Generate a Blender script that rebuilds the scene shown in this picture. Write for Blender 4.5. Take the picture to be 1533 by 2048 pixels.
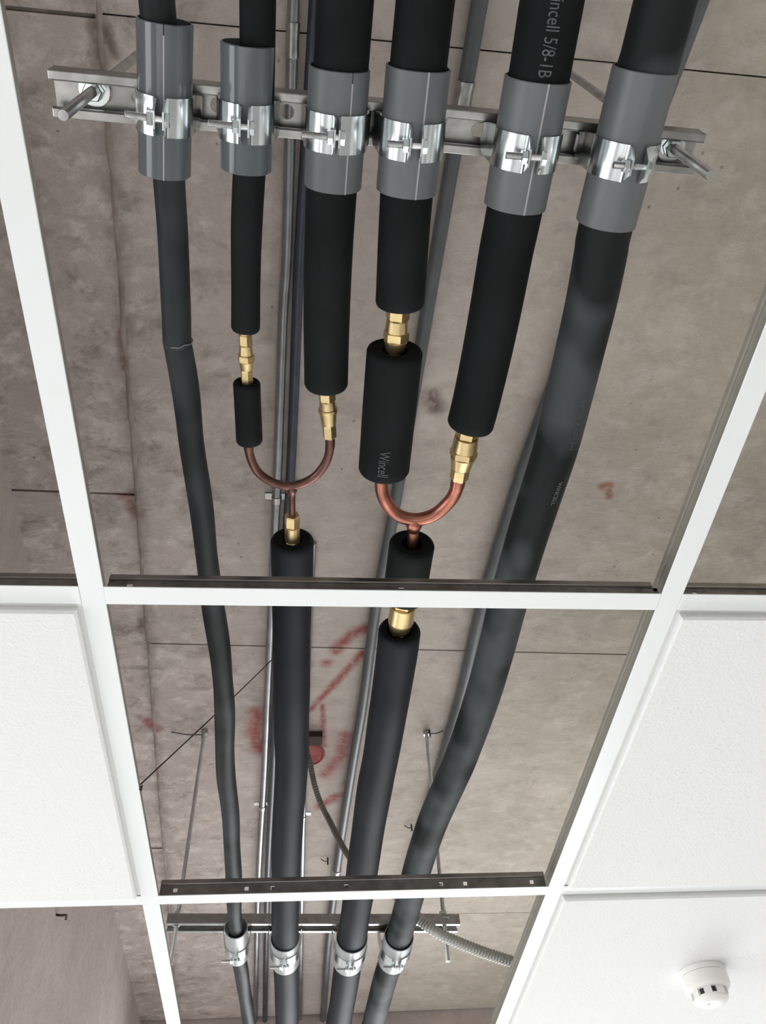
import bpy, bmesh, math, random
from mathutils import Vector, Matrix, noise
random.seed(7)
for o in list(bpy.data.objects): bpy.data.objects.remove(o)
scene = bpy.context.scene
COL = scene.collection

# ------------------------------------------------------------------ camera, world, lights, exposure
EYE = 1.90                       # camera height above the floor; heights below are measured from the lens
cam_d = bpy.data.cameras.new('camera'); cam = bpy.data.objects.new('camera', cam_d); COL.objects.link(cam)
cr = Vector((0.99494777, -0.07686767, -0.06457782)); cu = Vector((-0.02210569, -0.79519622, 0.6059491)); cf = Vector((0.09792993, 0.60146017, 0.79287792))
cam.matrix_world = Matrix(((cr.x, cu.x, -cf.x, 0), (cr.y, cu.y, -cf.y, 0), (cr.z, cu.z, -cf.z, EYE), (0, 0, 0, 1)))
cam_d.sensor_fit = 'VERTICAL'; cam_d.sensor_height = 36.0; cam_d.lens = 1622.576 / 2048 * 36; cam_d.clip_start = 0.02
scene.camera = cam
w = bpy.data.worlds.new('world'); scene.world = w; w.use_nodes = True
w.node_tree.nodes['Background'].inputs[0].default_value = (0.75, 0.85, 1.0, 1); w.node_tree.nodes['Background'].inputs[1].default_value = 0.6

def area(name, loc, look, sx, sy, power, color):
    d = bpy.data.lights.new(name, 'AREA'); d.shape = 'RECTANGLE'; d.size = sx; d.size_y = sy; d.energy = power; d.color = color
    o = bpy.data.objects.new(name, d); COL.objects.link(o); o.location = loc
    o.rotation_euler = (Vector(look) - Vector(loc)).to_track_quat('-Z', 'Y').to_euler(); return o
# daylight through the windows of the left wall and of the front wall
area('window_daylight', (-2.72, 2.95, 1.35), (0, 2.95, 1.35), 2.6, 1.7, 46, (0.98, 0.99, 1.0))
area('window_daylight', (-2.72, 0.15, 1.35), (0, 0.15, 1.35), 1.6, 1.7, 30, (0.98, 0.99, 1.0))
area('window_daylight', (1.2, 5.42, 1.35), (1.2, 0, 1.35), 2.6, 1.7, 140, (0.97, 0.985, 1.0))
# low sun coming through the left windows on to the floor
sd = bpy.data.lights.new('sun', 'SUN'); sd.energy = 15; sd.angle = 0.01; sd.color = (1.0, 0.985, 0.965); so_ = bpy.data.objects.new('sun', sd); COL.objects.link(so_)
so_.rotation_euler = Vector((math.cos(math.radians(28)), -0.10, -math.sin(math.radians(28)))).to_track_quat('-Z', 'Y').to_euler()
vs = scene.view_settings
vs.view_transform = 'Standard'; vs.look = 'None'; vs.gamma = 1.0; vs.use_curve_mapping = False; vs.exposure = 0.14

# ------------------------------------------------------------------ levels (from the lens) and grid
SLAB, STRUT, GRID = 1.27, 0.80, 0.6103
XL, Y1, MOD = -0.2077, 0.5754, 0.600

# ------------------------------------------------------------------ materials
def new_mat(name):
    m = bpy.data.materials.new(name); m.use_nodes = True
    return m, m.node_tree, m.node_tree.nodes['Principled BSDF']
def simple(name, col, rough=0.5, metal=0.0, var=0.0, scale=30, bump=0.0, bscale=200, spec=0.5, col2=None, detail=4.0, stops=(0.35, 0.68)):
    m, nt, b = new_mat(name); N = nt.nodes.new; L = nt.links.new
    b.inputs['Base Color'].default_value = (*col, 1); b.inputs['Roughness'].default_value = rough; b.inputs['Metallic'].default_value = metal
    b.inputs['Specular IOR Level'].default_value = spec
    tc = N('ShaderNodeNewGeometry')
    if var or col2:
        n = N('ShaderNodeTexNoise'); n.inputs['Scale'].default_value = scale; n.inputs['Detail'].default_value = detail; L(tc.outputs['Position'], n.inputs['Vector'])
        r = N('ShaderNodeValToRGB'); c2 = col2 or tuple(c * (1 + var) for c in col); c1 = col if col2 else tuple(c * (1 - var) for c in col)
        r.color_ramp.elements[0].position, r.color_ramp.elements[1].position = stops
        r.color_ramp.elements[0].color = (*c1, 1); r.color_ramp.elements[1].color = (*c2, 1)
        L(n.outputs['Fac'], r.inputs[0]); L(r.outputs[0], b.inputs['Base Color'])
    if bump:
        n2 = N('ShaderNodeTexNoise'); n2.inputs['Scale'].default_value = bscale; n2.inputs['Detail'].default_value = 3; L(tc.outputs['Position'], n2.inputs['Vector'])
        bp = N('ShaderNodeBump'); bp.inputs['Strength'].default_value = bump; bp.inputs['Distance'].default_value = 0.002
        L(n2.outputs['Fac'], bp.inputs['Height']); L(bp.outputs[0], b.inputs['Normal'])
    return m

def math_n(nt, op, a, b=None, clamp=False):
    n = nt.nodes.new('ShaderNodeMath'); n.operation = op; n.use_clamp = clamp
    for i, v in enumerate((a, b)):
        if v is None: continue
        if isinstance(v, (int, float)): n.inputs[i].default_value = v
        else: nt.links.new(v, n.inputs[i])
    return n.outputs[0]

def concrete(name, base, marks=True):
    m, nt, b = new_mat(name); N = nt.nodes.new; L = nt.links.new
    geo = N('ShaderNodeNewGeometry'); pos = geo.outputs['Position']
    def noise_n(scale, detail=5, rough=0.6, vec=pos, dist=0.0):
        n = N('ShaderNodeTexNoise'); n.inputs['Scale'].default_value = scale; n.inputs['Detail'].default_value = detail; n.inputs['Roughness'].default_value = rough
        n.inputs['Distortion'].default_value = dist; L(vec, n.inputs['Vector']); return n.outputs['Fac']
    def ramp(fac, p0, p1, c0=(0, 0, 0), c1=(1, 1, 1)):
        r = N('ShaderNodeValToRGB'); e = r.color_ramp.elements; e[0].position = p0; e[1].position = p1; e[0].color = (*c0, 1); e[1].color = (*c1, 1); L(fac, r.inputs[0]); return r.outputs[0]
    def mix(fac, a, bb, mode='MIX'):
        n = N('ShaderNodeMix'); n.data_type = 'RGBA'; n.blend_type = mode
        if isinstance(fac, float): n.inputs[0].default_value = fac
        else: L(fac, n.inputs[0])
        for i, v in ((6, a), (7, bb)):
            if isinstance(v, tuple): n.inputs[i].default_value = (*v, 1)
            else: L(v, n.inputs[i])
        return n.outputs[2]
    sep = N('ShaderNodeSeparateXYZ'); L(pos, sep.inputs[0])
    c = ramp(noise_n(2.6, 6, 0.62, dist=0.6), 0.30, 0.72, tuple(v * 0.82 for v in base), tuple(v * 1.14 for v in base))
    if marks:
        # pinker, rougher left panels, olive right; darker sides and lighter middle are painted light
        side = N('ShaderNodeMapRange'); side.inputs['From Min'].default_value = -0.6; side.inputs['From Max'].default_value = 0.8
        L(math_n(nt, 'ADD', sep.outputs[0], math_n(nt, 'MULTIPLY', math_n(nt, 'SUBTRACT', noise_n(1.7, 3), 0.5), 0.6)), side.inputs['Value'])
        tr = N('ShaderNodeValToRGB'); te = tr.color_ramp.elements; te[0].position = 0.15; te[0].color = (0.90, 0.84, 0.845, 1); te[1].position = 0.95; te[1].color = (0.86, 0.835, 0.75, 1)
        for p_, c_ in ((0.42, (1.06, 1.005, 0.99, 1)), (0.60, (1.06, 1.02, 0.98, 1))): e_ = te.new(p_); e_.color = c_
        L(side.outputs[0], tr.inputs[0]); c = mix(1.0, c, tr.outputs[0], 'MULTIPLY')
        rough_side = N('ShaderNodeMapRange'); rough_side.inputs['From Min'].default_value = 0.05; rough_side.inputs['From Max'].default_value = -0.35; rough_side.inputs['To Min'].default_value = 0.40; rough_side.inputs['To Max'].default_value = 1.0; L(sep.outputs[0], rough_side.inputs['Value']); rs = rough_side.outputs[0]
    else:
        v_ = N('ShaderNodeValue'); v_.outputs[0].default_value = 0.25; rs = v_.outputs[0]
    st = N('ShaderNodeMapping'); st.inputs['Scale'].default_value = (1.0, 1.35, 1.0); st.inputs['Rotation'].default_value = (0, 0, 0.35); L(pos, st.inputs['Vector'])
    sv = st.outputs[0]
    c = mix(math_n(nt, 'MULTIPLY', math_n(nt, 'MULTIPLY', ramp(noise_n(19, 7, 0.70, vec=sv, dist=0.25), 0.49, 0.64), 0.60), rs), c, tuple(min(0.8, v * 1.42) for v in base))
    c = mix(math_n(nt, 'MULTIPLY', math_n(nt, 'MULTIPLY', ramp(noise_n(13, 6, 0.72, vec=sv, dist=0.35), 0.51, 0.67), 0.85), rs), c, (base[0] * 0.50, base[1] * 0.45, base[2] * 0.43))
    c = mix(math_n(nt, 'MULTIPLY', ramp(noise_n(45, 5, 0.7), 0.52, 0.72), 0.22), c, (base[0] * 0.55, base[1] * 0.52, base[2] * 0.48))
    # small pores
    vo = N('ShaderNodeTexVoronoi'); vo.inputs['Scale'].default_value = 34; L(pos, vo.inputs['Vector'])
    pore = math_n(nt, 'LESS_THAN', math_n(nt, 'ADD', vo.outputs['Distance'], math_n(nt, 'MULTIPLY', noise_n(110, 3), 0.12)), 0.145)
    pore = math_n(nt, 'MULTIPLY', pore, ramp(noise_n(5, 2), 0.54, 0.60))
    c = mix(math_n(nt, 'MULTIPLY', pore, 0.5), c, (0.10, 0.085, 0.075))
    if marks:
        warp = noise_n(22, 4, 0.65); warp2 = noise_n(75, 3, 0.6)
        def capsule(a, bb, r, soft):
            # distance in plan to a segment, blurred like spray paint
            ax, ay = a; dx, dy = bb[0] - ax, bb[1] - ay; l2 = dx * dx + dy * dy + 1e-9
            px = math_n(nt, 'SUBTRACT', sep.outputs[0], ax); py = math_n(nt, 'SUBTRACT', sep.outputs[1], ay)
            t = math_n(nt, 'ADD', math_n(nt, 'MULTIPLY', px, dx / l2), math_n(nt, 'MULTIPLY', py, dy / l2), clamp=True)
            ex = math_n(nt, 'SUBTRACT', px, math_n(nt, 'MULTIPLY', t, dx)); ey = math_n(nt, 'SUBTRACT', py, math_n(nt, 'MULTIPLY', t, dy))
            d = math_n(nt, 'SQRT', math_n(nt, 'ADD', math_n(nt, 'MULTIPLY', ex, ex), math_n(nt, 'MULTIPLY', ey, ey)))
            d = math_n(nt, 'ADD', d, math_n(nt, 'MULTIPLY', math_n(nt, 'SUBTRACT', warp, 0.5), r * 1.6))
            mr = N('ShaderNodeMapRange'); mr.interpolation_type = 'SMOOTHSTEP'; soft = soft * 1.5; mr.inputs['From Min'].default_value = r + soft; mr.inputs['From Max'].default_value = max(r - soft, 0)
            mr.inputs['To Min'].default_value = 0; mr.inputs['To Max'].default_value = 1; L(d, mr.inputs['Value']); return mr.outputs[0]
        S = SLAB / 1.2
        def paint(strokes, colr, strength, speck=True):
            nonlocal c
            acc = None
            for pts, r, soft in strokes:
                pts = [(x * S, y * S) for x, y in pts]
                if len(pts) == 1: pts = pts * 2
                for a, bb in zip(pts[:-1], pts[1:]):
                    f = capsule(a, bb, r, soft); acc = f if acc is None else math_n(nt, 'MAXIMUM', acc, f)
            k = math_n(nt, 'MULTIPLY', acc, strength)
            if speck: k = math_n(nt, 'MULTIPLY', k, ramp(warp2, 0.30, 0.55, (0.5,) * 3, (1,) * 3))
            c = mix(k, c, colr)
        red = (0.30, 0.028, 0.030)
        paint([([(0.1386, 1.2141), (0.1032, 1.2367), (0.0757, 1.2824)], 0.008, 0.012), ([(0.059, 1.3215)], 0.011, 0.010),
               ([(0.1328, 1.2897), (0.0881, 1.3696), (0.0271, 1.4761)], 0.008, 0.007), ([(0.0527, 1.4622), (0.0608, 1.6078)], 0.005, 0.005),
               ([(0.1089, 1.5705), (0.1041, 1.6468), (0.0671, 1.7223)], 0.006, 0.016), ([(-0.094, 1.488), (-0.101, 1.5505), (-0.088, 1.6254)], 0.012, 0.018),
               ([(0.0589, 1.8584), (0.0895, 1.8261)], 0.008, 0.012), ([(0.0895, 1.818), (0.108, 1.806)], 0.006, 0.010),
               ([(-0.34, 1.52), (-0.322, 1.545)], 0.008, 0.010)], red, 0.80)
        paint([([(0.04, 1.60), (0.06, 1.66)], 0.07, 0.06)], (0.34, 0.20, 0.19), 0.35, False)
        paint([([(0.2105, 0.662), (0.222, 0.684)], 0.014, 0.010)], (0.13, 0.075, 0.068), 0.85)
        paint([([(0.552, 0.838), (0.568, 0.836)], 0.005, 0.007), ([(0.568, 0.848), (0.572, 0.862)], 0.004, 0.006)], (0.27, 0.10, 0.035), 0.9)
        paint([([(-0.325, 0.888), (-0.303, 0.882)], 0.005, 0.008), ([(-0.312, 0.900), (-0.304, 0.925)], 0.006, 0.012), ([(-0.289, 0.57), (-0.291, 0.63)], 0.003, 0.007)], (0.20, 0.075, 0.035), 0.75)
        paint([([(-0.275, 0.155), (-0.272, 0.19)], 0.004, 0.009), ([(-0.262, 0.158), (-0.254, 0.185)], 0.003, 0.008), ([(-0.322, 1.20), (-0.325, 1.23)], 0.003, 0.008)], (0.12, 0.075, 0.05), 0.7)
        # crusty rough band along the long formwork joint
        jx = math_n(nt, 'ABSOLUTE', math_n(nt, 'ADD', math_n(nt, 'ADD', sep.outputs[0], 0.2755), math_n(nt, 'MULTIPLY', sep.outputs[1], 0.0425)))
        jx = math_n(nt, 'ADD', jx, math_n(nt, 'MULTIPLY', math_n(nt, 'SUBTRACT', warp, 0.5), 0.05))
        band = N('ShaderNodeMapRange'); band.inputs['From Min'].default_value = 0.022; band.inputs['From Max'].default_value = 0.002; L(jx, band.inputs['Value'])
        c = mix(math_n(nt, 'MULTIPLY', band.outputs[0], 0.40), c, (0.14, 0.115, 0.10))
    L(c, b.inputs['Base Color']); b.inputs['Roughness'].default_value = 0.9; b.inputs['Specular IOR Level'].default_value = 0.25
    h = math_n(nt, 'ADD', math_n(nt, 'MULTIPLY', noise_n(19, 8, 0.70, vec=sv, dist=0.2), math_n(nt, 'ADD', rs, 0.25)), math_n(nt, 'MULTIPLY', pore, -0.4))
    bp = N('ShaderNodeBump'); bp.inputs['Strength'].default_value = 0.55; bp.inputs['Distance'].default_value = 0.014; L(h, bp.inputs['Height']); L(bp.outputs[0], b.inputs['Normal'])
    return m

def tile_mat():
    m, nt, b = new_mat('mineral_tile'); N = nt.nodes.new; L = nt.links.new
    geo = N('ShaderNodeNewGeometry'); pos = geo.outputs['Position']
    n = N('ShaderNodeTexNoise'); n.inputs['Scale'].default_value = 260; n.inputs['Detail'].default_value = 3; L(pos, n.inputs['Vector'])
    vo = N('ShaderNodeTexVoronoi'); vo.inputs['Scale'].default_value = 130; L(pos, vo.inputs['Vector'])
    n3 = N('ShaderNodeTexNoise'); n3.inputs['Scale'].default_value = 9; L(pos, n3.inputs['Vector'])
    pit = math_n(nt, 'MULTIPLY', math_n(nt, 'LESS_THAN', vo.outputs['Distance'], 0.2), math_n(nt, 'GREATER_THAN', n3.outputs['Fac'], 0.52))
    mx = N('ShaderNodeMix'); mx.data_type = 'RGBA'; L(math_n(nt, 'MULTIPLY', pit, 0.30), mx.inputs[0]); mx.inputs[6].default_value = (0.74, 0.74, 0.73, 1); mx.inputs[7].default_value = (0.52, 0.51, 0.49, 1)
    L(mx.outputs[2], b.inputs['Base Color']); b.inputs['Roughness'].default_value = 0.95; b.inputs['Specular IOR Level'].default_value = 0.1
    bp = N('ShaderNodeBump'); bp.inputs['Strength'].default_value = 0.4; bp.inputs['Distance'].default_value = 0.0018
    L(math_n(nt, 'SUBTRACT', n.outputs['Fac'], pit), bp.inputs['Height']); L(bp.outputs[0], b.inputs['Normal']); return m

M = {}
M['bead'] = simple('cement_bead', (0.34, 0.29, 0.26), 0.9, col2=(0.22, 0.17, 0.14), scale=25, bump=0.4, bscale=180)
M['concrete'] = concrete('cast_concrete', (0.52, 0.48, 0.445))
M['beam'] = concrete('smooth_concrete', (0.50, 0.43, 0.40), False)
M['tile'] = tile_mat()
M['white'] = simple('white_enamel', (0.76, 0.78, 0.78), 0.38, var=0.015, scale=8)
M['galv'] = simple('galvanised_steel', (0.42, 0.42, 0.41), 0.32, 1.0, var=0.18, scale=60, bump=0.05, bscale=150)
M['teeweb'] = simple('dull_steel', (0.30, 0.28, 0.27), 0.42, 0.9, var=0.2, scale=50)
M['teebulb'] = simple('rolled_steel', (0.40, 0.38, 0.37), 0.26, 1.0, var=0.1, scale=50)
M['teegalv'] = simple('bright_galvanised', (0.36, 0.34, 0.29), 0.4, 0.3, var=0.04, scale=50)
M['conduit'] = simple('conduit_steel', (0.27, 0.28, 0.29), 0.36, 0.8, var=0.15, scale=25)
M['conduit_dark'] = simple('grey_blue_conduit', (0.050, 0.058, 0.078), 0.36, 0.3, var=0.15, scale=25)
M['conduit_pvc'] = simple('grey_conduit', (0.085, 0.095, 0.100), 0.40, 0.0, var=0.12, scale=20)
M['zinc'] = simple('zinc_plate', (0.74, 0.79, 0.80), 0.20, 1.0, var=0.08, scale=40)
M['rod'] = simple('rod_steel', (0.60, 0.60, 0.60), 0.32, 1.0, var=0.12, scale=60)
M['pvc'] = simple('grey_pvc', (0.120, 0.133, 0.137), 0.40, var=0.06, scale=20)
M['pvc_gloss'] = simple('glossy_grey_pvc', (0.105, 0.120, 0.130), 0.13, var=0.06, scale=20)
M['pvc_pale'] = simple('pale_grey_pvc', (0.34, 0.36, 0.36), 0.4, var=0.06, scale=20)
M['seam'] = simple('cut_pvc_edge', (0.36, 0.36, 0.36), 0.6)
M['foam'] = simple('black_foam', (0.0060, 0.0082, 0.0080), 0.70, col2=(0.0095, 0.0125, 0.0122), scale=16, bump=0.10, bscale=420, spec=0.12)
M['foam_dusty'] = simple('dusty_black_foam', (0.011, 0.0145, 0.0145), 0.55, col2=(0.036, 0.042, 0.044), scale=13, bump=0.08, bscale=350, spec=0.18, detail=2.5)
M['foam_patchy'] = simple('patchy_black_foam', (0.0085, 0.0120, 0.0115), 0.6, col2=(0.052, 0.061, 0.063), scale=9, bump=0.08, bscale=350, spec=0.18, detail=2.0, stops=(0.44, 0.60))
M['foam_slate'] = simple('slate_black_foam', (0.0070, 0.0085, 0.0125), 0.6, col2=(0.0120, 0.0140, 0.0195), scale=12, bump=0.08, bscale=350, spec=0.17)
M['foam_cut'] = simple('cut_foam', (0.006, 0.007, 0.007), 0.9, bump=0.3, bscale=700, spec=0.15)
M['brass'] = simple('brass', (0.74, 0.58, 0.31), 0.36, 1.0, var=0.08, scale=60)
M['copper'] = simple('copper', (0.50, 0.205, 0.145), 0.34, 1.0, col2=(0.27, 0.11, 0.085), scale=38)
M['copper_brown'] = simple('tarnished_copper', (0.20, 0.10, 0.083), 0.36, 0.9, col2=(0.10, 0.050, 0.044), scale=42)
M['flex'] = simple('flexible_conduit', (0.42, 0.42, 0.39), 0.45, 0.25)
M['flex_dark'] = simple('flexible_conduit_dark', (0.16, 0.15, 0.135), 0.45, 0.25)
M['wire'] = simple('dark_wire', (0.035, 0.033, 0.032), 0.6)
M['print'] = simple('grey_print', (0.105, 0.120, 0.125), 0.7, col2=(0.055, 0.064, 0.066), scale=260)
M['print_pale'] = simple('pale_print', (0.26, 0.26, 0.27), 0.7, col2=(0.12, 0.12, 0.125), scale=240)
M['plastic'] = simple('white_plastic', (0.80, 0.79, 0.76), 0.4)
M['vent'] = simple('dark_vent', (0.02, 0.022, 0.022), 0.6)
M['redhole'] = simple('red_sprayed_mortar', (0.26, 0.035, 0.032), 0.8, col2=(0.36, 0.09, 0.075), scale=30)
M['rust_and_shade'] = simple('rusty_steel_and_shade', (0.045, 0.025, 0.018), 0.85)  # rust of the hook, also the painted shade of the recess
M['floor'] = simple('floor_screed', (0.50, 0.50, 0.49), 0.6, var=0.08, scale=3)
M['wallp'] = simple('white_wall_paint', (0.74, 0.74, 0.73), 0.85, var=0.02, scale=4)

# ------------------------------------------------------------------ mesh helpers
def V(x, y, z): return Vector((x, y, z + EYE))
def obj(name, verts, faces, mat, parent=None, smooth=True, angle=35):
    me = bpy.data.meshes.new(name); me.from_pydata([tuple(v) for v in verts], [], faces); me.update()
    bm = bmesh.new(); bm.from_mesh(me); bmesh.ops.recalc_face_normals(bm, faces=bm.faces); bm.to_mesh(me); bm.free()
    if smooth:
        me.polygons.foreach_set('use_smooth', [True] * len(me.polygons)); me.set_sharp_from_angle(angle=math.radians(angle))
    if mat: me.materials.append(M[mat])
    o = bpy.data.objects.new(name, me); COL.objects.link(o)
    if parent: o.parent = parent
    return o
def empty(name, loc=(0, 0, 0), mat=None):
    o = bpy.data.objects.new(name, None); COL.objects.link(o); o.empty_display_size = 0.02
    if mat is not None: o.matrix_world = mat
    else: o.location = loc
    return o
def tag(o, label, cat, group=None, kind=None):
    if label: o['label'] = label
    if cat: o['category'] = cat
    if group: o['group'] = group
    if kind: o['kind'] = kind
    return o
class MB:
    def __init__(s): s.v = []; s.f = []
    def add(s, v, f): n = len(s.v); s.v += [tuple(p) for p in v]; s.f += [tuple(i + n for i in q) for q in f]; return s
    def box(s, a, b):
        (x0, y0, z0), (x1, y1, z1) = a, b
        return s.add([(x0, y0, z0), (x1, y0, z0), (x1, y1, z0), (x0, y1, z0), (x0, y0, z1), (x1, y0, z1), (x1, y1, z1), (x0, y1, z1)],
                     [(0, 3, 2, 1), (4, 5, 6, 7), (0, 1, 5, 4), (1, 2, 6, 5), (2, 3, 7, 6), (3, 0, 4, 7)])
    def lathe(s, prof, n=24, axis='z', org=(0, 0, 0), rot=0.0, caps=True):
        # prof: list of (t, r) along the axis
        v = []; f = []
        for t, r in prof:
            for i in range(n):
                a = 2 * math.pi * i / n + rot; c, q = r * math.cos(a), r * math.sin(a)
                p = {'z': (c, q, t), 'y': (c, t, q), 'x': (t, c, q)}[axis]; v.append((p[0] + org[0], p[1] + org[1], p[2] + org[2]))
        for k in range(len(prof) - 1):
            for i in range(n): j = (i + 1) % n; f.append((k * n + i, k * n + j, (k + 1) * n + j, (k + 1) * n + i))
        if caps: f.append(tuple(range(n - 1, -1, -1))); f.append(tuple((len(prof) - 1) * n + i for i in range(n)))
        return s.add(v, f)
    def build(s, name, mat, parent=None, smooth=True, angle=35): return obj(name, s.v, s.f, mat, parent, smooth, angle)

def resample(pts, step=0.012):
    pts = [Vector(p) for p in pts]
    if len(pts) == 2:
        n = max(2, int((pts[1] - pts[0]).length / step)); return [pts[0].lerp(pts[1], i / n) for i in range(n + 1)]
    P = [2 * pts[0] - pts[1]] + pts + [2 * pts[-1] - pts[-2]]; out = []
    for i in range(1, len(P) - 2):
        p0, p1, p2, p3 = P[i - 1:i + 3]; n = max(1, int((p2 - p1).length / step))
        for k in range(n):
            t = k / n; out.append(0.5 * ((2 * p1) + (p2 - p0) * t + (2 * p0 - 5 * p1 + 4 * p2 - p3) * t * t + (3 * p1 - p0 - 3 * p2 + p3) * t ** 3))
    out.append(pts[-1]); return out
def frames(path):
    T = [((path[min(i + 1, len(path) - 1)] - path[max(i - 1, 0)]).normalized()) for i in range(len(path))]
    up = Vector((0, 0, 1)); out = []
    a = up.cross(T[0]).normalized()
    for t in T:
        a = (a - t * a.dot(t)).normalized(); out.append((t, a, t.cross(a)))     # a = sideways, t x a = other
    return out
def ring(p, fr, r, n, wob=0.0, seed=0.0):
    t, a, b = fr; o = []
    for i in range(n):
        g = 2 * math.pi * i / n
        d = a * math.cos(g) + b * math.sin(g); rr = r
        if wob: rr += wob * noise.noise(p * 9 + d * 0.7 + Vector((seed, seed, 0)))
        o.append(p + d * rr)
    return o
def sweep(mb, path, rads, n=20, wob=0.0, seed=0.0, cap0=True, cap1=True):
    fr = frames(path); v = []; f = []
    for p, q, r in zip(path, fr, rads): v += ring(p, q, r, n, wob, seed)
    for k in range(len(path) - 1):
        for i in range(n): j = (i + 1) % n; f.append((k * n + i, k * n + j, (k + 1) * n + j, (k + 1) * n + i))
    if cap0: f.append(tuple(range(n - 1, -1, -1)))
    if cap1: f.append(tuple((len(path) - 1) * n + i for i in range(n)))
    mb.add(v, f); return mb
def foam_tube(name, pts, R, bore, mat, seed=0.0, wob=0.0012, n=36, parent=None, soft=0.004, **_):
    """an insulation tube: outer skin with rounded ends as one part, the cut faces and bore as another"""
    path = resample(pts, 0.012); fr = frames(path); N = len(path)
    def endr(i):
        return R
    mb = MB(); rings = []; rad = []
    P2 = []; R2 = []
    t0, t1 = fr[0][0], fr[-1][0]
    for k, (s, dr) in enumerate(((0.0, -soft), (soft * 0.3, -soft * 0.3), (soft, 0))):
        P2.append(path[0] + t0 * s); R2.append(R + dr)
    P2 += path[1:-1]; R2 += [R] * (N - 2)
    for s, dr in ((soft, 0), (soft * 0.3, -soft * 0.3), (0.0, -soft)): P2.append(path[-1] - t1 * s); R2.append(R + dr)
    # keep order along the path
    root = empty(name, path[0]) if parent is None else parent
    inv = root.matrix_world.inverted() if parent is not None else Matrix.Translation(-path[0])
    sweep(mb, [inv @ p for p in P2], R2, n, wob, seed, False, False); mb.build('outer_skin', mat, root, True, 50)
    # cut faces with the bore
    fr2 = frames([inv @ p for p in P2])
    for end in (0, -1):
        e = MB(); p = inv @ P2[end]; q = fr2[end]; inw = q[0] * (1 if end == 0 else -1)
        a = ring(p, q, R - soft, n, wob, seed); rb = ring(p + inw * 0.0015, q, bore + 0.001, n, 0.0008, seed); c = ring(p + inw * 0.06, q, bore, n)
        v = a + rb + c; f = []
        for k in range(2):
            for i in range(n): j = (i + 1) % n; f.append((k * n + i, k * n + j, (k + 1) * n + j, (k + 1) * n + i))
        f.append(tuple(2 * n + i for i in range(n)))
        e.add(v, f); o = e.build('cut_face', 'foam_cut', root, True, 40)
    return root, path
def axis_matrix(a, b):
    """local Y runs from a to b, local Z up"""
    y = (Vector(b) - Vector(a)).normalized(); x = y.cross(Vector((0, 0, 1))).normalized(); z = x.cross(y)
    m = Matrix((x, y, z)).transposed().to_4x4(); m.translation = Vector(a); return m

# ------------------------------------------------------------------ the setting: slab, beams, floor, walls
def jx(y): return -0.2755 - 0.0425 * y
ROWS = [(-2.6, 0.0), (-1.02, 0.014), (0.1535, 0.014), (1.3475, 0.0256), (2.555, 0.034), (3.30, 0.0)]
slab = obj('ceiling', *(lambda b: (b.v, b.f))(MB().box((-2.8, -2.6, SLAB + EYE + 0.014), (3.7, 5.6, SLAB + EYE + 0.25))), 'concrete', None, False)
tag(slab, 'raw cast concrete slab with formwork panel marks above the pipes', None, None, 'structure')
HOLE = (0.0198, 1.720, 0.046)
def panel(c, dz=0.0, hole=None, g=0.0011, gx=0.0004):
    (x0, y0), (x1, y1), (x2, y2), (x3, y3) = c
    cx = sum(p[0] for p in c) / 4; cy = sum(p[1] for p in c) / 4
    P = [(p[0] + (gx if p[0] < cx else -gx), p[1] + (g if p[1] < cy else -g)) for p in c]
    zb = SLAB + EYE + dz; zt = SLAB + EYE + 0.016
    bm = bmesh.new(); lo = [bm.verts.new((x, y, zb)) for x, y in P]; hi = [bm.verts.new((x, y, zt)) for x, y in P]
    for i in range(4): j = (i + 1) % 4; bm.faces.new((lo[i], lo[j], hi[j], hi[i]))
    if not hole: bm.faces.new(lo)
    else:
        hx, hy, hr = hole; n = 40
        hv = [bm.verts.new((hx + hr * math.cos(2 * math.pi * i / n) * (1 + 0.03 * math.sin(i * 1.7)), hy + hr * math.sin(2 * math.pi * i / n) * (1 + 0.03 * math.cos(i * 2.3)), zb)) for i in range(n)]
        edges = [bm.edges.get((lo[i], lo[(i + 1) % 4])) for i in range(4)] + [bm.edges.new((hv[i], hv[(i + 1) % n])) for i in range(n)]
        bmesh.ops.triangle_fill(bm, edges=edges, use_beauty=True)
        up = [bm.verts.new((v.co.x, v.co.y, zt)) for v in hv]
        for i in range(n): j = (i + 1) % n; bm.faces.new((hv[i], hv[j], up[j], up[i]))
    bmesh.ops.recalc_face_normals(bm, faces=bm.faces)
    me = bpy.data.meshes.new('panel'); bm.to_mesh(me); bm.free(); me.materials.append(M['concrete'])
    o = bpy.data.objects.new('panel', me); COL.objects.link(o); o.parent = slab; return o
for i in range(len(ROWS) - 1):
    (ya, sa), (yb, sb) = ROWS[i], ROWS[i + 1]
    y = lambda Y, s, x: Y + s * x
    for k, (xa, xb) in enumerate(((None, 1.52), (1.52, 3.69))):
        a0 = jx(ya) if xa is None else xa; b0 = jx(yb) if xa is None else xa
        panel([(a0, y(ya, sa, a0)), (xb, y(ya, sa, xb)), (xb, y(yb, sb, xb)), (b0, y(yb, sb, b0))], dz=random.uniform(-0.0015, 0.001), hole=None)
LROWS = [-2.6, -1.1, 0.153, 0.935, 2.16, 3.30]
for i in range(len(LROWS) - 1):
    ya, yb = LROWS[i], LROWS[i + 1]
    panel([(-0.60, ya - 0.005), (jx(ya), ya), (jx(yb), yb), (-0.60, yb - 0.005)], dz=random.uniform(-0.002, 0.0005), g=0.0028)
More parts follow.
